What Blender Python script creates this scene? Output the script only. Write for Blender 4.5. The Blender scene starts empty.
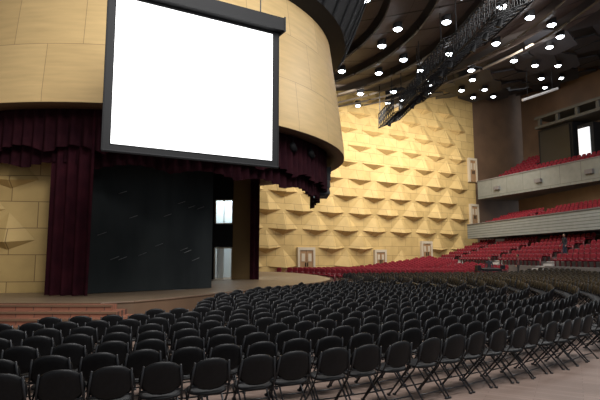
import bpy, math, random
import numpy as np
from mathutils import Vector, Matrix
random.seed(4)
D=bpy.data; S=bpy.context.scene
rad=math.radians

# ---------------------------------------------------------------- materials
def mat(name,col,rough=.6,metal=0,emit=None,es=0,spec=.5):
    m=D.materials.new(name); m.use_nodes=True
    b=m.node_tree.nodes['Principled BSDF']
    b.inputs['Base Color'].default_value=(*col,1); b.inputs['Roughness'].default_value=rough
    b.inputs['Metallic'].default_value=metal; b.inputs['Specular IOR Level'].default_value=spec
    if emit:
        b.inputs['Emission Color'].default_value=(*emit,1); b.inputs['Emission Strength'].default_value=es
    return m
def noisy(name,c1,c2,scale=3,rough=.6,stretch=(1,1,1),coord='Object',spec=.5,detail=4):
    m=mat(name,c1,rough,spec=spec); nt=m.node_tree; N=nt.nodes; L=nt.links
    tc=N.new('ShaderNodeTexCoord'); mp=N.new('ShaderNodeMapping'); mp.inputs['Scale'].default_value=stretch
    n=N.new('ShaderNodeTexNoise'); n.inputs['Scale'].default_value=scale; n.inputs['Detail'].default_value=detail
    r=N.new('ShaderNodeValToRGB'); r.color_ramp.elements[0].color=(*c1,1); r.color_ramp.elements[1].color=(*c2,1)
    r.color_ramp.elements[0].position=.3; r.color_ramp.elements[1].position=.7
    L.new(tc.outputs[coord],mp.inputs[0]); L.new(mp.outputs[0],n.inputs['Vector']); L.new(n.outputs[0],r.inputs[0])
    L.new(r.outputs[0],N['Principled BSDF'].inputs['Base Color'])
    return m
def panels(name,c1,c2,seam,w,h,mort=.02,rough=.5,coord='UV',offset=0.5,grain=(1,1,1),gs=2,rot=0,spec=.5):
    m=mat(name,c1,rough,spec=spec); nt=m.node_tree; N=nt.nodes; L=nt.links
    tc=N.new('ShaderNodeTexCoord'); b=N.new('ShaderNodeTexBrick'); b.offset=offset
    mp0=N.new('ShaderNodeMapping'); mp0.inputs['Rotation'].default_value=(0,0,rot)
    b.inputs['Color1'].default_value=(*c1,1); b.inputs['Color2'].default_value=(*c2,1); b.inputs['Mortar'].default_value=(*seam,1)
    b.inputs['Scale'].default_value=1; b.inputs['Mortar Size'].default_value=mort
    b.inputs['Brick Width'].default_value=w; b.inputs['Row Height'].default_value=h; b.inputs['Mortar Smooth'].default_value=.3
    n=N.new('ShaderNodeTexNoise'); n.inputs['Scale'].default_value=gs; n.inputs['Detail'].default_value=5
    mp=N.new('ShaderNodeMapping'); mp.inputs['Scale'].default_value=grain
    mx=N.new('ShaderNodeMixRGB'); mx.blend_type='MULTIPLY'; mx.inputs[0].default_value=.35
    L.new(tc.outputs[coord],mp0.inputs[0]); L.new(mp0.outputs[0],b.inputs['Vector']); L.new(mp0.outputs[0],mp.inputs[0]); L.new(mp.outputs[0],n.inputs['Vector'])
    L.new(b.outputs[0],mx.inputs[1]); L.new(n.outputs[0],mx.inputs[2]); L.new(mx.outputs[0],N['Principled BSDF'].inputs['Base Color'])
    return m
M={}
M['drum']=panels('wood_veneer',(.74,.52,.245),(.63,.43,.195),(.38,.25,.12),2.4,2.1,.012,.45,grain=(.5,4,1),gs=1.5,spec=.35)
M['wall']=panels('wood_wall',(.72,.50,.205),(.58,.395,.155),(.30,.19,.08),1.9,1.0,.018,.6,grain=(1,1,1),gs=1.2,spec=.2)
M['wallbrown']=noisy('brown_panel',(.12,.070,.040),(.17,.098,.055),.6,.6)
M['floor']=panels('parquet',(.29,.21,.175),(.22,.158,.13),(.12,.08,.065),1.2,.11,.004,.36,coord='Object',grain=(1,8,1),gs=3,rot=.5)
M['stage']=panels('stage_boards',(.36,.26,.175),(.30,.215,.14),(.15,.1,.06),3,.25,.01,.4,coord='Object')
M['brick']=panels('brick_step',(.36,.14,.08),(.27,.105,.06),(.10,.05,.035),.5,.15,.014,.7,coord='Object')
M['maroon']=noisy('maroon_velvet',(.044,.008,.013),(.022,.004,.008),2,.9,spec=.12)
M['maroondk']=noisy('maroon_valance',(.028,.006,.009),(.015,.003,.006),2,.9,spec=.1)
M['blackcloth']=noisy('black_backdrop',(.008,.011,.012),(.026,.031,.031),.8,.8,(1,1,.3),spec=.3)
M['black']=mat('black_plastic',(.012,.012,.014),.38)
M['blackpad']=noisy('black_fabric',(.0045,.0045,.005),(.008,.008,.009),30,.5,spec=.25)
M['tube']=mat('black_tube',(.02,.02,.022),.35,.3)
M['dark']=mat('dark_metal',(.008,.008,.009),.7,spec=.3)
M['white']=mat('projection_white',(.9,.9,.9),.6,emit=(.97,.98,1),es=.9)
M['red']=noisy('red_fabric',(.24,.018,.030),(.15,.012,.020),4,.85,spec=.2)
M['redlt']=mat('red_plastic',(.22,.055,.06),.6)
M['grey']=mat('grey_frame',(.2,.2,.2),.5)
M['fascia']=panels('fascia_grey',(.26,.265,.235),(.235,.24,.21),(.13,.13,.115),2.4,3,.03,.6)
M['fascial']=panels('fascia_light',(.35,.38,.36),(.32,.35,.33),(.15,.16,.15),30,.26,.035,.6,offset=0)
M['conc']=noisy('concrete',(.14,.125,.12),(.19,.17,.16),1,.8)
M['stairw']=mat('stair_edge',(.6,.58,.56),.7)
M['ceilbase']=noisy('ceiling_brown',(.06,.049,.045),(.085,.070,.063),.4,.8)
M['ceilpan']=panels('ceiling_panel',(.118,.094,.084),(.104,.083,.074),(.05,.038,.033),3,1.5,.02,.6,spec=.3)
M['ceiledge']=mat('ceiling_riser',(.16,.13,.10),.8,spec=.1)
M['ceildark']=mat('ceiling_dark_panel',(.014,.014,.017),.6)
M['lamp']=mat('lamp_lens',(1,1,1),.5,emit=(.86,.93,1),es=16)
M['door']=noisy('door_wood',(.36,.21,.10),(.30,.17,.08),2,.5)
M['frame']=mat('door_frame',(.55,.46,.33),.5)
M['pale']=mat('pale_wall',(.62,.70,.72),.7)
M['skin']=mat('skin',(.32,.17,.11),.5)
M['hair']=mat('hair',(.01,.008,.007),.6)

# ---------------------------------------------------------------- mesh builder
class B:
    def __init__(s): s.v=[];s.f=[];s.m=[];s.uv={}
    def add(s,vs,fs,mi=0,uvs=None):
        o=len(s.v); s.v+= [tuple(x) for x in vs]
        for k,f in enumerate(fs):
            s.f.append(tuple(o+i for i in f)); s.m.append(mi)
            if uvs is not None: s.uv[len(s.f)-1]=[uvs[i] for i in f]
    def box(s,c,d,mi=0,yaw=0,rot=None):
        R=rot or Matrix.Rotation(yaw,3,'Z'); c=Vector(c)
        vs=[c+R@Vector((x*d[0]/2,y*d[1]/2,z*d[2]/2)) for x in(-1,1) for y in(-1,1) for z in(-1,1)]
        s.add(vs,[(0,1,3,2),(4,6,7,5),(0,4,5,1),(2,3,7,6),(0,2,6,4),(1,5,7,3)],mi)
    def tube(s,pts,r,mi=0,n=6,cap=True):
        P=[Vector(p) for p in pts]; rs=r if isinstance(r,(list,tuple)) else [r]*len(P)
        vs=[]
        for i,p in enumerate(P):
            t=(P[min(i+1,len(P)-1)]-P[max(i-1,0)]).normalized()
            a=t.cross(Vector((0,0,1)) if abs(t.z)<.9 else Vector((1,0,0))).normalized(); b=t.cross(a)
            for k in range(n):
                w=2*math.pi*k/n; vs.append(p+(a*math.cos(w)+b*math.sin(w))*rs[i])
        fs=[(i*n+k,i*n+(k+1)%n,(i+1)*n+(k+1)%n,(i+1)*n+k) for i in range(len(P)-1) for k in range(n)]
        if cap: fs+=[tuple(range(n))[::-1],tuple((len(P)-1)*n+k for k in range(n))]
        s.add(vs,fs,mi)
    def mesh(s,name,mats):
        me=D.meshes.new(name); me.from_pydata(s.v,[],s.f)
        for m in mats: me.materials.append(M[m] if isinstance(m,str) else m)
        me.polygons.foreach_set('material_index',s.m)
        if s.uv:
            ul=me.uv_layers.new(name='UVMap')
            for fi,u in s.uv.items():
                for k,li in enumerate(me.polygons[fi].loop_indices): ul.data[li].uv=u[k]
        me.update(); return me
    def obj(s,name,mats,smooth=False,parent=None):
        me=s.mesh(name,mats); o=D.objects.new(name,me); S.collection.objects.link(o)
        if smooth: me.shade_smooth()
        if parent: o.parent=parent
        return o
def link(name,me,loc=(0,0,0),yaw=0,parent=None):
    o=D.objects.new(name,me); S.collection.objects.link(o); o.location=loc; o.rotation_euler=(0,0,yaw)
    if parent:o.parent=parent
    return o
def merge(name,me,xf,mats):
    nv=len(me.vertices); co=np.empty(nv*3,np.float32); me.vertices.foreach_get('co',co); co=co.reshape(-1,3)
    nl=len(me.loops); vi=np.empty(nl,np.int32); me.loops.foreach_get('vertex_index',vi)
    npol=len(me.polygons); ls=np.empty(npol,np.int32); me.polygons.foreach_get('loop_start',ls)
    mi=np.empty(npol,np.int32); me.polygons.foreach_get('material_index',mi)
    C=[];V=[];Ls=[];Mi=[]
    for k,(x,y,z,a) in enumerate(xf):
        c,s=math.cos(a),math.sin(a)
        C.append(np.stack([co[:,0]*c-co[:,1]*s+x, co[:,0]*s+co[:,1]*c+y, co[:,2]+z],1))
        V.append(vi+k*nv); Ls.append(ls+k*nl); Mi.append(mi)
    C=np.concatenate(C).astype(np.float32);V=np.concatenate(V);Ls=np.concatenate(Ls);Mi=np.concatenate(Mi)
    m=D.meshes.new(name); m.vertices.add(len(C)); m.vertices.foreach_set('co',C.ravel())
    m.loops.add(len(V)); m.loops.foreach_set('vertex_index',V)
    m.polygons.add(len(Ls)); m.polygons.foreach_set('loop_start',Ls)
    for x in mats: m.materials.append(M[x])
    m.polygons.foreach_set('material_index',Mi); m.update(calc_edges=True); m.validate()
    m.shade_smooth()
    o=D.objects.new(name,m); S.collection.objects.link(o); return o

# ---------------------------------------------------------------- plan geometry
C=Vector((-10.5,28)); CH=1.95
W0=Vector((.5,49)); WD=Vector((13.7,8)).normalized(); WN=Vector((-WD.y,WD.x))   # far side wall line
def polar(R,ph,c=C): return (c.x+R*math.cos(ph), c.y+R*math.sin(ph))
def wallR(ph):
    nd=WN.x*math.cos(ph)+WN.y*math.sin(ph)
    if nd<.05: return 999
    return (WN.dot(W0)-WN.dot(C))/nd
def zrake(R): return max(0,.1*(R-27))
STG=[(-17.5,14.8),(-5.8,14.8),(-5.0,15.3),(-4.2,16.4),(-3.3,18.1),(-2.3,20.1),(-1.1,22.4),(.1,24.4),(1.1,26.6),(1.7,29),(1.9,31.5),(1.2,36),(-.4,41),(-2.6,44),(-17.5,44)]
def inpoly(x,y,P):
    r=False;j=len(P)-1
    for i in range(len(P)):
        xi,yi=P[i];xj,yj=P[j]
        if (yi>y)!=(yj>y) and x<(xj-xi)*(y-yi)/(yj-yi)+xi: r=not r
        j=i
    return r
def clear(x,y,m=1.1):
    if x<-2.6 and y>8.75+.85*(x+6): return False
    if x<-4.0 and y>11.2: return False
    if inpoly(x,y,STG): return False
    return not any(inpoly(x+m*math.cos(a),y+m*math.sin(a),STG) for a in [k*math.pi/6 for k in range(12)])

# ---------------------------------------------------------------- floor, stage
b=B(); b.add([(-24,-3,0),(45,-3,0),(45,75,0),(-24,75,0)],[(0,1,2,3)]); b.obj('floor',['floor'])
b=B(); n=36
prev=None
for i in range(n+1):
    ph=rad(-40+i*(140)/n); R1=min(40,wallR(ph)-.02)
    if R1<=27.2: break
    ring=[(*polar(27+(R1-27)*k/6,ph),zrake(27+(R1-27)*k/6)+.01) for k in range(7)]
    if prev:
        b.add(prev+ring,[(k,k+1,k+8,k+7) for k in range(6)])
    prev=ring
b.obj('floor_raked',['floor'])
b=B(); k=len(STG)
b.add([(x,y,.6) for x,y in STG],[tuple(range(k))],0)
b.add([(x,y,0) for x,y in STG]+[(x,y,.6) for x,y in STG],[(i,(i+1)%k,k+(i+1)%k,k+i) for i in range(k)],1)
for i in range(1,k-2):   # nosing
    b.tube([(*STG[i],.58),(*STG[i+1],.58)],.035,1)
b.obj('stage',['stage','wallbrown'])
b=B()
for i in range(4):
    z=.58-.145*i; y0=14.74-.42*(i+1); y1=14.74-.42*i
    b.box((-11.5+.15*i,(14.74+y0)/2,z/2),(12.4+.3*i,14.74-y0,z),0)
    b.box((-11.5+.15*i,y0-.012,z-.025),(12.4+.3*i,.03,.05),1)
b.obj('brick_steps',['brick','wallbrown'])

# ---------------------------------------------------------------- drum fascia
DC=Vector((-8.25,26.6)); DZ=7.0
b=B(); n=120
rings=[(10.6,DZ),(10.6,DZ+.35),(10.35,9.5),(9.95,12.5),(9.6,15),(9.45,17.2)]
vs=[];uv=[]
for R,z in rings:
    for i in range(n+1):
        a=2*math.pi*i/n; vs.append((*polar(R,a,DC),z)); uv.append((a*10.5,z-DZ))
b.add(vs,[(j*(n+1)+i,j*(n+1)+i+1,(j+1)*(n+1)+i+1,(j+1)*(n+1)+i) for j in range(len(rings)-1) for i in range(n)],0,uv)
vs=[]
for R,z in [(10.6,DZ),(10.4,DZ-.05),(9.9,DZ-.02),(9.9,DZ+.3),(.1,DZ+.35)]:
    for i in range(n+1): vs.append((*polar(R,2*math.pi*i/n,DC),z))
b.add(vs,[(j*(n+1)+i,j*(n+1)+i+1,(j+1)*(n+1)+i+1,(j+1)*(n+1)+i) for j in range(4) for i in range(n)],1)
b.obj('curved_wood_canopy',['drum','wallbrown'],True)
b=B(); vs=[]
for R,z in [(9.9,12.9),(10.7,13.1),(11.5,15),(12.2,17)]:
    for i in range(n+1): vs.append((*polar(R,2*math.pi*i/n,DC),z))
b.add(vs,[(j*(n+1)+i,j*(n+1)+i+1,(j+1)*(n+1)+i+1,(j+1)*(n+1)+i) for j in range(3) for i in range(n)],0)
for i in range(0,n,2):
    a=2*math.pi*i/n; b.tube([(*polar(10.75,a,DC),13.05),(*polar(11.55,a,DC),14.95),(*polar(12.25,a,DC),16.9)],.06,0)
b.obj('trim_canopy_ring',['dark','tube'],False)

# ---------------------------------------------------------------- curtains
def drape(b,path,ztop,zbot,amp=.12,wl=.45,mi=0,rows=3,step=.06):
    P=[Vector(p) for p in path]; L=[0]
    for i in range(1,len(P)): L.append(L[-1]+(P[i]-P[i-1]).length)
    T=L[-1]; N=int(T/step); rws=[[] for _ in range(rows+1)]
    for i in range(N+1):
        s=T*i/N; j=0
        while j<len(P)-2 and L[j+1]<s: j+=1
        t=(s-L[j])/(L[j+1]-L[j]); p=P[j].lerp(P[j+1],t); d=(P[j+1]-P[j]).normalized(); nn=Vector((-d.y,d.x))
        o=amp*math.sin(2*math.pi*s/wl+.8*math.sin(s*1.7))
        for r in range(rows+1):
            f=r/rows; q=p+nn*o*(.6+.4*f); zb=zbot(s/T) if callable(zbot) else zbot
            rws[r].append((q.x,q.y,ztop+(zb-ztop)*f))
    vs=sum(rws,[]); w=N+1
    b.add(vs,[(r*w+i,r*w+i+1,(r+1)*w+i+1,(r+1)*w+i) for r in range(rows) for i in range(N)],mi)
def arc(R,a0,a1,n=60,c=DC): return [polar(R,rad(a0+(a1-a0)*i/n),c) for i in range(n+1)]
b=B()
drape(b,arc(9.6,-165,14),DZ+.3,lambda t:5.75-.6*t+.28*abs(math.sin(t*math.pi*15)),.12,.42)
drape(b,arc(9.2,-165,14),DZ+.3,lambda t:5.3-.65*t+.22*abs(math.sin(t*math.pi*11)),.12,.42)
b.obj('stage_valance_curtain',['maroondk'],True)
b=B(); drape(b,[(-8.75,17.35),(-7.15,17.2)],DZ+.3,.62,.15,.42); b.obj('stage_curtain',['maroon'],True)
b=B(); drape(b,[(-2.85,28.6),(-2.3,28.9)],DZ+.3,.62,.13,.3); b.obj('stage_curtain',['maroon'],True)
b=B(); drape(b,[(-7.9,17.9),(-3.75,21.4)],DZ+.3,.62,.03,1.1); 
for i in range(14):
    t=random.random(); x=-7.6+3.6*t; y=18.15+3.05*t-.14; z=random.uniform(1.5,4.5)
    b.tube([(x,y,z),(x+.25,y+.18,z+.12)],.010,1,4)
b.obj('stage_backdrop',['blackcloth','grey'],True)
b=B()
b.box((-6.9,24.5,3.9),(.15,6,6.6),0)
b.box((-14,27,3.9),(13,.15,6.6),0)
b.obj('wall_stage_house',['dark'])

# ---------------------------------------------------------------- faceted wood walls
def facet_wall(b,o,d,nrm,length,z0,z1,a=2.0,rowh=2.3,depth=.55,zoff=1.0,skip=None):
    """nrm points INTO the hall."""
    o=Vector(o);d=Vector(d);nrm=Vector(nrm); k=a/1.75
    def P(s,z,out=0): q=o+d*s+nrm*out; return (q.x,q.y,z)
    b.add([P(0,z0),P(length,z0),P(length,z1),P(0,z1)],[(0,1,2,3)],0,[(0,z0),(length,z0),(length,z1),(0,z1)])
    r=0; z=z0+zoff
    while z+rowh<z1:
        s=a+(a if r%2 else 0)
        while s+a*.95<length:
            if not(skip and skip(s,z)):
                w=a*.88
                pts=[(s-w,z),(s,z-.58*k),(s+w,z),(s,z+rowh*.90)]
                vs=[P(x,y,.01) for x,y in pts]+[P(s,z-.14*k,depth)]
                uvs=[(x,y) for x,y in pts]+[(s,z)]
                b.add(vs,[(0,1,4),(1,2,4),(2,3,4),(3,0,4)],0,uvs)
            s+=2*a
        r+=1; z+=rowh
Lw=32.6; st=W0-WD*8
doorS=[8.0,8+15.9,8+9.2]
def sk(s,z): return z<3.0 and any(abs(s-q)<2.0 for q in doorS) or (z>4 and abs(s-32.0)<1.9)
b=B(); facet_wall(b,st,WD,-WN,Lw,0,22,a=1.85,rowh=1.8,depth=.68,skip=sk); b.obj('wall_far',['wall'])
e=st+WD*Lw; e2=e+WD*24
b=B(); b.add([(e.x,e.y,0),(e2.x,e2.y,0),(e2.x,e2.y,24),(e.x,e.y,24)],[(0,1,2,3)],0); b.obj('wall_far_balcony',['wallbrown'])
d=Vector((9.1,1.6)).normalized()
b=B(); facet_wall(b,(-17.4,17.55),d,(d.y,-d.x),8.5,.6,7.1,a=1.1,rowh=1.15,depth=.38,zoff=.8); b.obj('wall_stage_left',['wall'])
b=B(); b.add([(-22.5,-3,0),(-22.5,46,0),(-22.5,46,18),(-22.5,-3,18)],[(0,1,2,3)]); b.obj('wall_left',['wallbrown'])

# backstage wing wall
b=B()
Y=29.6
b.box((-3.45,Y,3.9),(1.05,.2,6.6),0)
b.box((-4.5,Y,6.25),(1.1,.2,1.9),1)
b.box((-4.5,Y,3.15),(1.1,.2,1.35),1)
b.box((-6.0,Y,3.9),(1.9,.2,6.6),1)
b.obj('wall_stage_right',['wall','dark'])
b=B()
b.add([(-7.5,32.5,.6),(-3.5,32.5,.6),(-3.5,32.5,7),(-7.5,32.5,7)],[(0,1,2,3)],0)
b.obj('wall_backstage',['pale'])
def framed(name,x0,x1,z0,z1,mull):
    b=B(); t=.07
    b.box(((x0+x1)/2,Y,z1-t/2),(x1-x0,.12,t),0); 
    b.box(((x0+x1)/2,Y,z0+t/2),(x1-x0,.12,t if mull else .02),0)
    b.box((x0+t/2,Y,(z0+z1)/2),(t,.12,z1-z0),0); b.box((x1-t/2,Y,(z0+z1)/2),(t,.12,z1-z0),0)
    if mull: b.box(((x0+x1)/2,Y,(z0+z1)/2),(.04,.08,z1-z0),0)
    else: b.box((x0+.32,Y+.3,(z0+z1)/2),(.5,.05,z1-z0-.1),1,yaw=.9)
    b.obj(name,['frame','pale'])
framed('window_1',-5.05,-3.97,3.83,5.3,True); framed('door_backstage',-5.05,-3.97,.61,2.47,False)

def wall_door(name,s,z,w,h,double=True):
    p=W0+WD*(s-8)-WN*.16; yaw=math.atan2(WD.y,WD.x)
    b=B(); R=Matrix.Rotation(yaw,3,'Z')
    def bx(x,y,zc,dx,dy,dz,mi): 
        q=R@Vector((x,y,0)); b.box((p.x+q.x,p.y+q.y,z+zc),(dx,dy,dz),mi,yaw)
    for sg in (-1,1):
        bx(sg*(w/2+.12),0,h/2,.24,.3,h,1); bx(sg*w/4,-.03,h/2,w/2-.03,.1,h-.04,0)
        bx(sg*w/4,-.1,h*.72,w/4,.04,h*.3,1); bx(sg*.12,-.14,h*.45,.05,.1,.4,2)
    bx(0,0,h+.14,w+.48,.3,.28,1)
    b.obj(name,['door','frame','dark'])
wall_door('door_1',8.0,.02,1.5,2.5); wall_door('door_2',8+15.9,1.25,1.2,2.1); wall_door('door_3',8+9.2,.55,1.1,1.8)
wall_door('door_4',32.0,5.6,1.0,2.4); wall_door('door_5',32.0,11.0,1.0,2.7)

# ---------------------------------------------------------------- projection screen
p0=Vector((-4.74,12.25)); p1=Vector((-.84,14.5)); dv=(p1-p0).normalized(); nn=Vector((dv.y,-dv.x)); yaw=math.atan2(dv.y,dv.x); L=(p1-p0).length
z0,z1=4.74,8.62
par=D.objects.new('projection_screen',None); S.collection.objects.link(par)
def sp(s,z,out=0): q=p0+dv*s+nn*out; return (q.x,q.y,z)
b=B(); b.add([sp(0,z0,.03),sp(L,z0,.03),sp(L,z1,.03),sp(0,z1,.03)],[(0,1,2,3)]); b.obj('screen_surface',['white'],parent=par)
b=B()
b.add([sp(-.19,z0-.17),sp(L+.21,z0-.17),sp(L+.21,z1+.1),sp(-.19,z1+.1)],[(0,1,2,3)])
b.tube([sp(-.20,z0-.18),sp(L+.22,z0-.18)],.04); b.tube([sp(-.2,z0-.18),sp(-.2,z1+.1)],.02); b.tube([sp(L+.22,z0-.18),sp(L+.22,z1+.1)],.02)
b.obj('screen_border',['dark'],parent=par)
b=B(); c=sp(L/2,z1+.30,.0); b.box(c,(L+.6,.46,.40),0,yaw)
for s in(.4,L-.4): b.tube([sp(s,z1+.4),sp(s,16)],.02,1,5)
for s in(-.31,L+.31): b.box(sp(s,z1+.30),(.04,.52,.46),1,yaw)
b.obj('screen_housing',['dark','tube'],parent=par)

# hanging loudspeakers below the canopy
b=B()
for i in range(4):
    b.box((1.25-.03*i,27.2-.12*i,6.6-.42*i),(.75,.6,.38),0,yaw=.3,rot=Matrix.Rotation(.3,3,'Z')@Matrix.Rotation(-.06-.1*i,3,'X'))
    b.box((1.13-.03*i,26.86-.12*i,6.56-.42*i),(.66,.04,.3),1,yaw=.3)
b.tube([(1.2,27.3,6.8),(1.2,27.3,7.2)],.04,1)
b.obj('line_array_speaker',['black','dark'])
b=B()
for (x,y) in [(-1.2,19.6),(-.3,20.9),(.5,22.3)]:
    b.tube([(x,y,7.2),(x,y,6.6)],.03,0); b.tube([(x-.02,y-.15,6.65),(x+.02,y+.1,6.55),(x+.03,y+.2,6.5)],[.12,.15,.17],0,10)
b.obj('stage_spotlights',['dark'],True)

# ---------------------------------------------------------------- chair mesh
def pad(b,cx,cy,cz,w,h,th,rot,curve,mi,n=20,ex=2.4,nar=.10):
    R=rot; vs=[]; rr=[.0,.55,.85,1.0]
    for side in(1,-1):
        for r in rr:
            if r==0: vs.append(Vector((0,side*th/2,0))); continue
            for k in range(n):
                a=2*math.pi*k/n; c,s=math.cos(a),math.sin(a)
                x=math.copysign(abs(c)**(2/ex),c)*w/2*r; z=math.copysign(abs(s)**(2/ex),s)*h/2*r
                x*=(1-nar*(z/(h/2)))
                y=side*th/2*(1 if r<.9 else .35)+curve*(x/(w/2))**2
                vs.append(Vector((x,y,z)))
    fs=[];m1=1+3*n
    for q in(0,m1):
        for k in range(n):
            k2=(k+1)%n; f=[(q,q+1+k,q+1+k2)]
            for j in range(2):
                a=q+1+j*n; f.append((a+k,a+n+k,a+n+k2,a+k2))
            fs+= f if q else [x[::-1] for x in f]
    for k in range(n):
        k2=(k+1)%n; a=1+2*n; fs.append((a+k,a+k2,m1+a+k2,m1+a+k))
    b.add([R@v+Vector((cx,cy,cz)) for v in vs],fs,mi)
b=B()
pad(b,0,-.235,.665,.46,.36,.035,Matrix.Rotation(rad(12),3,'X'),.045,0,ex=2.3)
pad(b,0,.0,.455,.44,.43,.045,Matrix.Rotation(rad(-88),3,'X'),0,0)
for s in(-1,1):
    b.tube([(s*.19,-.255,.80),(s*.215,-.19,.55),(s*.225,-.10,.40),(s*.235,.26,.01)],.0125,1)
    b.tube([(s*.19,.17,.43),(s*.20,.05,.36),(s*.215,-.28,.01)],.0125,1)
    b.box((s*.235,.262,.012),(.035,.04,.024),1); b.box((s*.215,-.284,.012),(.035,.04,.024),1)
b.tube([(-.21,-.20,.10),(.21,-.20,.10)],.010,1); b.tube([(-.23,.16,.12),(.23,.16,.12)],.010,1)
b.tube([(-.215,-.19,.53),(.215,-.19,.53)],.012,1)
chair=b.mesh('chair_mesh',['blackpad','tube']); chair.shade_smooth()

near=[];far=[]
def face(x,y): return math.atan2(C.y-y,C.x-x)-math.pi/2
rows=[24.05-.80*i for i in range(16)]+[24.85,25.65,26.45,27.25,28.05,28.85,29.65]
for ri,R in enumerate(rows):
    ph=rad(-118)+random.uniform(0,.5)/R
    while ph<rad(75):
        x,y=polar(R,ph); dph=.505/R
        ok=clear(x,y) and y<34.5+.18*x and x>-16
        if R>24.5 and ph<rad(-17): ok=False
        if ok and random.random()>.004:
            j=random.uniform
            e_=(x+j(-.025,.025),y+j(-.03,.03),zrake(R)+(.01 if R>27 else 0),face(x,y)+j(-.07,.07))
            (near if (ri==0 and y<13) else far).append(e_)
        ph+=dph
for e_ in near: link('folding_chair',chair,e_[:3],e_[3])
far_o=merge('folding_chair_rows',chair,far,['blackpad','tube'])

# ---------------------------------------------------------------- red seats
b=B()
pad(b,0,-.22,.68,.50,.50,.09,Matrix.Rotation(rad(10),3,'X'),.02,0,12,4)
pad(b,0,.04,.44,.48,.44,.10,Matrix.Rotation(rad(-85),3,'X'),0,0,12,4)
for s in(-1,1):
    b.box((s*.265,.0,.60),(.05,.38,.04),1); b.box((s*.265,-.05,.30),(.035,.12,.60),1)
seat=b.mesh('seat_mesh',['red','redlt'])
xs=[]
R=14.0
desk=Vector((14.6,38.6))
while R<38:
    ph=rad(-4)
    while ph<rad(95):
        x,y=polar(R,ph)
        inz=(y>36.3+.18*x) if R<30.6 else (ph>rad(-4))
        if inz and not inpoly(x,y,STG) and clear(x,y,2.0) and R<wallR(ph)-2.0 and x<15.3+.144*(58-y)-1.0 and (Vector((x,y))-desk).length>2.3 and abs(math.degrees(ph)-38)>1.2:
            xs.append((x,y,zrake(R),face(x,y)))
        ph+=.56/R
    R+=.95
merge('red_auditorium_seats',seat,xs,['red','redlt'])

# ---------------------------------------------------------------- balconies
E=Vector((.144,-.99)).normalized(); Wv=Vector((.99,.144)).normalized()
def strip(b,o,e,w,a0,a1,b0,b1,z0,z1,mi=0,uv=False):
    P=[o+e*a+w*c for a,c in((a0,b0),(a1,b0),(a1,b1),(a0,b1))]
    b.add([(p.x,p.y,z0) for p in P]+[(p.x,p.y,z1) for p in P],[(3,2,1,0),(4,5,6,7),(0,1,5,4),(1,2,6,5),(2,3,7,6),(3,0,4,7)],mi,
          [(a0,z0),(a1,z0),(a1,z0),(a0,z0),(a0,z1),(a1,z1),(a1,z1),(a0,z1)])
def tiers(name,o,e,w,a0,a1,zb,zfirst,rise,nrow,aisles,seatname,lead=0,skip=None):
    b=B()
    xf=[]
    for i in range(nrow):
        z=zfirst+rise*i
        strip(b,o,e,w,a0,a1,lead+i*.95,lead+(i+1)*.95,zb if zb<z-.4 else z-.4,z,0)
        a=a0+.4
        while a<a1-.3:
            if all(abs(a-q)>.75 for q in aisles) and not(skip and skip(a,i)):
                p=o+e*a+w*(lead+i*.95+.5); xf.append((p.x,p.y,z,math.atan2(-w.y,-w.x)-math.pi/2))
            a+=.58
        for q in aisles: strip(b,o,e,w,q-.55,q+.55,lead+i*.95-.3,lead+i*.95+.12,z-rise+.01,z-rise*.5,1); strip(b,o,e,w,q-.55,q+.55,lead+i*.95,lead+i*.95+.06,z-.05,z+.012,1)
    b.obj(name,['conc','stairw']); merge(seatname,seat,xf,['red','redlt'])
B0=Vector((15.3,58))
tiers('terrace_seating_steps',B0,E,Wv,.6,36,0,1.2,.34,6,[5,12.5,20,28],'red_terrace_seats')
F0=Vector((19.4,58)); FE=(Vector((22.4,37.4))-F0).normalized(); FW=Vector((-FE.y,FE.x))
b=B(); strip(b,F0,FE,FW,0,36,0,.25,3.95,5.5,0); strip(b,F0,FE,FW,0,36,-.06,.32,5.5,5.6,1); strip(b,F0,FE,FW,0,36,.2,7,3.95,4.15,1)
b.obj('balcony_parapet_lower',['fascial','conc'])
tiers('balcony_floor_lower',F0,FE,FW,0,36,4.2,4.75,.33,5,[8,18,28],'red_balcony_seats',.5)
G0=Vector((21.5,60)); GE=(Vector((27.1,44.7))-G0).normalized(); GW=Vector((-GE.y,GE.x))
b=B(); strip(b,G0,GE,GW,0,36,0,.25,8.75,10.85,0); strip(b,G0,GE,GW,0,36,-.08,.34,10.85,10.97,1); strip(b,G0,GE,GW,0,36,.2,9.2,8.75,9.0,1)
for a in (3,9,15,21): strip(b,G0,GE,GW,a,a+.8,-.3,-.02,9.5,9.9,1)
b.obj('balcony_parapet_upper',['fascia','conc'])
tiers('balcony_floor_upper',G0,GE,GW,0,36,9.05,10.0,.5,8,[17,27],'red_balcony_seats',.5,skip=lambda a,i:i>=4 and 4<a<14)
b=B(); strip(b,F0,FE,FW,-1,38,5.9,6.1,0,3.9,0); strip(b,F0,FE,FW,-1,38,7.2,7.4,4.2,8.7,0); strip(b,G0,GE,GW,-2,40,9.3,9.6,9,24,0)
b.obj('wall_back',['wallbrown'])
b=B(); yw=math.atan2(GE.y,GE.x)
def g(a,c,z): q=G0+GE*a+GW*c; return (q.x,q.y,z)
b.box(g(7.3,6.3,14.1),(4.6,3.0,4.6),0,yw); b.box(g(7.3,4.75,14.3),(4.0,.1,3.7),1,yw)
b.box(g(10.9,4.9,13.9),(1.3,.15,2.9),2,yw); b.box(g(11.0,5.6,14.0),(1.9,1.2,3.6),0,yw)
b.box(g(9.5,6,16.7),(9,3.4,.3),3,yw); b.box(g(9.5,6,17.8),(9,3.4,.3),3,yw)
for a in(5.5,8,10.5,13): b.box(g(a,4.6,17.25),(.35,.3,.8),3,yw)
b.obj('control_booth',['dark','black','white','fascia'])

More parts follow.
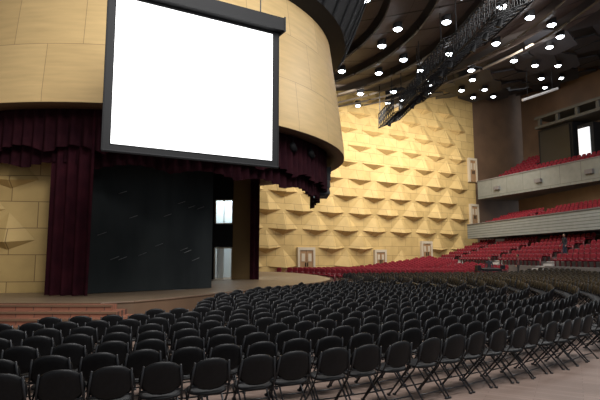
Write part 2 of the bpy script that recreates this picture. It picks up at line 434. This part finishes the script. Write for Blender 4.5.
# ---------------------------------------------------------------- ceiling
def zc(R): return max(16.6,17.7+.2*(R-28))
b=B(); n=64
Rs=[9,20,28,36,44,52,62]
vs=[]
for R in Rs:
    for i in range(n+1): vs.append((*polar(R,2*math.pi*i/n),zc(R)+1.6))
b.add(vs,[(j*(n+1)+i,j*(n+1)+i+1,(j+1)*(n+1)+i+1,(j+1)*(n+1)+i) for j in range(len(Rs)-1) for i in range(n)],0)
b.obj('ceiling',['ceilbase'],True)
b=B(); lamps=[]
R=13.0; j=0
while R<30:
    wd=2.45; z_in=zc(R)-.15; z_out=zc(R+wd)+.4
    for s in range(-6,14):
        a0=rad(s*9+.25+(j%2)*4); a1=rad(s*9+8.75+(j%2)*4)
        for q in range(4):
            b0=a0+(a1-a0)*q/4; b1=a0+(a1-a0)*(q+1)/4
            v=[(*polar(R,b0),z_in),(*polar(R,b1),z_in),(*polar(R+wd,b1),z_out),(*polar(R+wd,b0),z_out)]
            b.add(v,[(0,1,2,3)],0,[(b0*R,0),(b1*R,0),(b1*R,wd),(b0*R,wd)])
            v2=[(*polar(R,b0),z_in-.05),(*polar(R,b1),z_in-.05),(*polar(R,b1),z_in+.12),(*polar(R,b0),z_in+.12)]
            b.add(v2,[(0,1,2,3)],1)
        if (s+j)%3: lamps.append((*polar(R+wd*.5,(a0+a1)/2),(z_in+z_out)/2-.08))
    R+=2.7; j+=1
b.obj('ceiling_curved_panels',['ceilpan','ceiledge'])
b=B(); R=30.2; j=0
while R<58:
    wd=3.6; da=3.9/R
    k0=int(rad(-70)/da); k1=int(rad(100)/da)
    for k in range(k0,k1):
        a0=k*da+(j%2)*da/2; am=a0+da/2; 
        x,y=polar(R+wd/2,am)
        if R+wd>wallR(am)+1: continue
        z=zc(R+wd/2)+.3
        P=[polar(R+.1,am-da*.25),polar(R+.1,am+da*.25),polar(R+wd/2,am+da*.47),polar(R+wd-.1,am+da*.25),polar(R+wd-.1,am-da*.25),polar(R+wd/2,am-da*.47)]
        tilt=.35*(1 if (k+j)%2 else -1)
        zs=[z-tilt,z-tilt,z,z+tilt,z+tilt,z]
        vs=[(p[0],p[1],zz) for p,zz in zip(P,zs)]+[(p[0],p[1],zz+.12) for p,zz in zip(P,zs)]
        b.add(vs,[tuple(range(6)),tuple(range(6,12))[::-1]]+[(i,(i+1)%6,6+(i+1)%6,6+i) for i in range(6)],0)
        if (k+j)%2==0: lamps.append((*polar(R+wd*.5,am),z-.05))
    R+=wd; j+=1
b.obj('ceiling_acoustic_panels',['ceildark'])
b=B()
for (x,y,z) in lamps:
    m=10; vs=[(x+.28*math.cos(2*math.pi*i/m),y+.28*math.sin(2*math.pi*i/m),z-.30) for i in range(m)]
    vs2=[(x+.17*math.cos(2*math.pi*i/m),y+.17*math.sin(2*math.pi*i/m),z-.40) for i in range(m)]
    b.add(vs+vs2,[tuple(range(m,2*m))]+[(i,(i+1)%m,m+(i+1)%m,m+i) for i in range(m)],0)
    b.tube([(x,y,z-.28),(x,y,z+.2)],.31,1,10,cap=False)
b.obj('ceiling_downlights',['lamp','dark'])

# lighting gantry: lattice frames
b=B()
A=Vector((7.2,45,13.6)); Z=Vector((9.0,22.5,13.4)); nseg=4
for i in range(nseg):
    p=A.lerp(Z,i/nseg+.01); q=A.lerp(Z,(i+1)/nseg-.01); off=.35*(i%2)
    sd=Vector((1,.08,0)); up=Vector((0,0,1))
    cor=[(0,0),(1.9,.8),(1.9,2.1),(0,1.3)]
    def pt(c,t): return p.lerp(q,t)+sd*(c[0]+off)+up*(c[1])
    for c in cor: b.tube([pt(c,0),pt(c,1)],.055,0,5)
    K=9
    for k in range(K+1):
        t=k/K
        for a_,c_ in((0,1),(1,2),(2,3),(3,0)): b.tube([pt(cor[a_],t),pt(cor[c_],t)],.03,0,4)
        if k<K:
            t2=(k+1)/K
            for a_,c_ in((0,1),(3,0),(1,2)):
                b.tube([pt(cor[a_],t),pt(cor[c_],t2)],.025,0,4); b.tube([pt(cor[c_],t),pt(cor[a_],t2)],.025,0,4)
    for t in(.1,.9): b.tube([pt(cor[3],t),pt(cor[3],t)+Vector((0,0,3))],.03,0,4)
    for k in range(3):
        c0=pt((.8,.3),.2+.3*k); b.tube([c0,c0+Vector((-.1,.1,-.35))],[.12,.16],0,8)
b.obj('lighting_gantry',['dark'])
b=B(); b.tube([(20.6,45,16.3),(24.2,45.5,17.6)],.13,0,6); 
for t in(.15,.85): b.tube([(20.6+3.6*t,45+.5*t,16.3+1.3*t),(20.6+3.6*t,45+.5*t,20)],.03,1,4)
b.obj('lighting_bar',['stairw','dark'])

# ---------------------------------------------------------------- sound desk & people
par=D.objects.new('sound_mixing_desk',None); S.collection.objects.link(par)
zd=zrake((desk-C).length)+.02; b=B()
b.box((desk.x,desk.y,zd+.78),(2.4,.8,.06),0,.2); 
for sx in(-1.1,1.1):
    for sy in(-.33,.33):
        q=Matrix.Rotation(.2,3,'Z')@Vector((sx,sy,0)); b.tube([(desk.x+q.x,desk.y+q.y,zd),(desk.x+q.x,desk.y+q.y,zd+.78)],.03,0)
b.box((desk.x,desk.y,zd+.9),(1.5,.6,.14),0,.2,rot=Matrix.Rotation(.2,3,'Z')@Matrix.Rotation(.15,3,'X'))
b.box((desk.x+.95,desk.y+.1,zd+1.05),(.4,.05,.32),0,.2); b.box((desk.x-.95,desk.y+.1,zd+1.0),(.3,.4,.4),0,.2)
b.obj('console',['black'],parent=par)

def person(loc,yaw,shirt,trouser,lean=0,armout=.1):
    par=D.objects.new('standing_person',None); S.collection.objects.link(par); par.location=loc; par.rotation_euler=(0,0,yaw)
    J=[(0,0,.95,.15,.11),(0,.0,1.15,.13,.10),(0,.01,1.35,.165,.11),(0,.0,1.47,.07,.07),(0,.01,1.55,.055,.055)]
    Eg=[(0,1),(1,2),(2,3),(3,4)]
    for s in(-1,1):
        k=len(J); J+=[(s*.19,0,1.41,.062,.062),(s*.25,-.02,1.13,.047,.047),(s*(.22+armout),.13,.92,.033,.03)]
        Eg+=[(2,k),(k,k+1),(k+1,k+2)]
        k=len(J); J+=[(s*.10,0,.86,.095,.095),(s*.115,.03,.50,.06,.06),(s*.12,0,.10,.042,.045),(s*.13,.15,.04,.045,.035)]
        Eg+=[(0,k),(k,k+1),(k+1,k+2),(k+2,k+3)]
    me=D.meshes.new('body'); me.from_pydata([j[:3] for j in J],Eg,[]); o=D.objects.new('body',me); S.collection.objects.link(o); o.parent=par
    sm=o.modifiers.new('skin','SKIN')
    for i,j in enumerate(J): me.skin_vertices[0].data[i].radius=(j[3],j[4])
    me.skin_vertices[0].data[0].use_root=True
    ss=o.modifiers.new('sub','SUBSURF'); ss.levels=1; ss.render_levels=2
    m=mat('clothes',shirt,.8); nt=m.node_tree; tc=nt.nodes.new('ShaderNodeTexCoord'); sx=nt.nodes.new('ShaderNodeSeparateXYZ'); gt=nt.nodes.new('ShaderNodeMath'); gt.operation='GREATER_THAN'; gt.inputs[1].default_value=.96
    mx=nt.nodes.new('ShaderNodeMixRGB'); mx.inputs[1].default_value=(*trouser,1); mx.inputs[2].default_value=(*shirt,1)
    nt.links.new(tc.outputs['Object'],sx.inputs[0]); nt.links.new(sx.outputs[2],gt.inputs[0]); nt.links.new(gt.outputs[0],mx.inputs[0]); nt.links.new(mx.outputs[0],nt.nodes['Principled BSDF'].inputs['Base Color'])
    me.materials.append(m)
    b=B(); n1,n2=12,16
    def ell(c,r,mi,zmin=-9,cut=None):
        vs=[];fs=[]
        for i in range(n1+1):
            t=math.pi*i/n1
            for k in range(n2):
                a=2*math.pi*k/n2; vs.append((c[0]+r[0]*math.sin(t)*math.cos(a),c[1]+r[1]*math.sin(t)*math.sin(a),c[2]+r[2]*math.cos(t)))
        for i in range(n1):
            for k in range(n2):
                f=(i*n2+k,(i+1)*n2+k,(i+1)*n2+(k+1)%n2,i*n2+(k+1)%n2)
                if cut is None or all(cut(vs[q]) for q in f): fs.append(f)
        b.add(vs,fs,mi)
    ell((0,.02,1.66),(.075,.095,.118),0); ell((0,.005,1.685),(.084,.102,.112),1,cut=lambda v:v[1]<.04 or v[2]>1.735)
    b.add([(0,.11,1.69),(-.018,.108,1.64),(.018,.108,1.64),(0,.138,1.645)],[(0,1,3),(0,3,2),(1,2,3)],0)
    for s in(-1,1):
        ell((s*.03,.104,1.685),(.013,.008,.008),1); ell((s*.078,.015,1.66),(.012,.02,.03),0)
    ell((0,.106,1.605),(.024,.008,.007),1)
    for s in(-1,1):
        hx,hy,hz=s*(.22+armout),.13,.92
        b.tube([(hx,hy,hz),(hx,hy+.03,hz-.05),(hx,hy+.06,hz-.09)],[.026,.036,.032],0,8)
        for q in range(4):
            fx=hx+(q-1.5)*.016; l=(.065,.078,.072,.055)[q]
            b.tube([(fx,hy+.055,hz-.085),(fx,hy+.07,hz-.085-l*.5),(fx,hy+.06,hz-.085-l)],[.009,.008,.006],0,5)
        b.tube([(hx-s*.03,hy+.03,hz-.04),(hx-s*.05,hy+.055,hz-.075),(hx-s*.045,hy+.07,hz-.1)],[.011,.009,.007],0,5)
    b.obj('head_and_hands',['skin','hair'],True,parent=par)
    return par
def tierpos(a,i): q=B0+E*a+Wv*(i*.95+.25); return (q.x,q.y,1.2+.34*i)
person(tierpos(20,2),rad(100),(.015,.015,.02),(.02,.025,.05))
person((desk.x+.2,desk.y+.85,zrake((desk-C).length+.6)+.02),rad(160),(.02,.02,.025),(.03,.03,.04),armout=.05)
person((17.1,39.5,zrake(math.hypot(27.6,11.5))+.02),rad(70),(.10,.03,.03),(.02,.02,.02))

# ---------------------------------------------------------------- lights
def area(name,loc,tgt,size,p,col=(1,.95,.88),sy=None):
    l=D.lights.new(name,'AREA'); l.size=size; l.energy=p; l.color=col; o=D.objects.new(name,l); S.collection.objects.link(o)
    if sy: l.shape='RECTANGLE'; l.size_y=sy
    o.location=loc; o.rotation_euler=(Vector(tgt)-Vector(loc)).to_track_quat('-Z','Y').to_euler(); return o
area('house_light_front',(4,6,15),(-2,12,0),7,2300,(1,.99,.98))
area('added_canopy_light',(0,4,11),(-6,20,9),4,1300,(1,.98,.94))  # added lamp without a fixture, brightens the front of the wood canopy
area('house_light_hall',(14,24,16),(10,30,0),6,1900,(1,.98,.96))
o=area('added_wall_light',(0,0,0),(0,0,-1),22,3700,(1,.97,.90),1.2)  # added unseen strip lamp, rakes down the far wall to bring out its relief
mid=W0+WD*8.5-WN*8.5
o.location=(mid.x,mid.y,15.9)
zax=-Vector((WN.x*.70,WN.y*.70,-.71)).normalized(); xax=Vector((WD.x,WD.y,0)); yax=zax.cross(xax)
o.rotation_euler=Matrix((xax,yax,zax)).transposed().to_euler()
area('balcony_light',(17,36,17.3),(26,48,6),4,1200,(1,.97,.93))
area('backstage_light',(-4.5,31,6.5),(-4.5,32.4,2),1.2,220,(.85,.95,1))
area('stage_left_light',(-13,14,6.2),(-13,18,3),1.5,12,(1,.9,.7))
w=D.worlds.new('world'); S.world=w; w.use_nodes=True
w.node_tree.nodes['Background'].inputs[0].default_value=(.85,.92,1,1); w.node_tree.nodes['Background'].inputs[1].default_value=.45
S.view_settings.view_transform='Standard'

# ---------------------------------------------------------------- camera
cam=D.cameras.new('camera'); co=D.objects.new('camera',cam); S.collection.objects.link(co); S.camera=co
cam.lens=30; cam.sensor_width=36; cam.clip_end=300
co.location=(0,0,CH); co.rotation_euler=(rad(96.4),0,0)
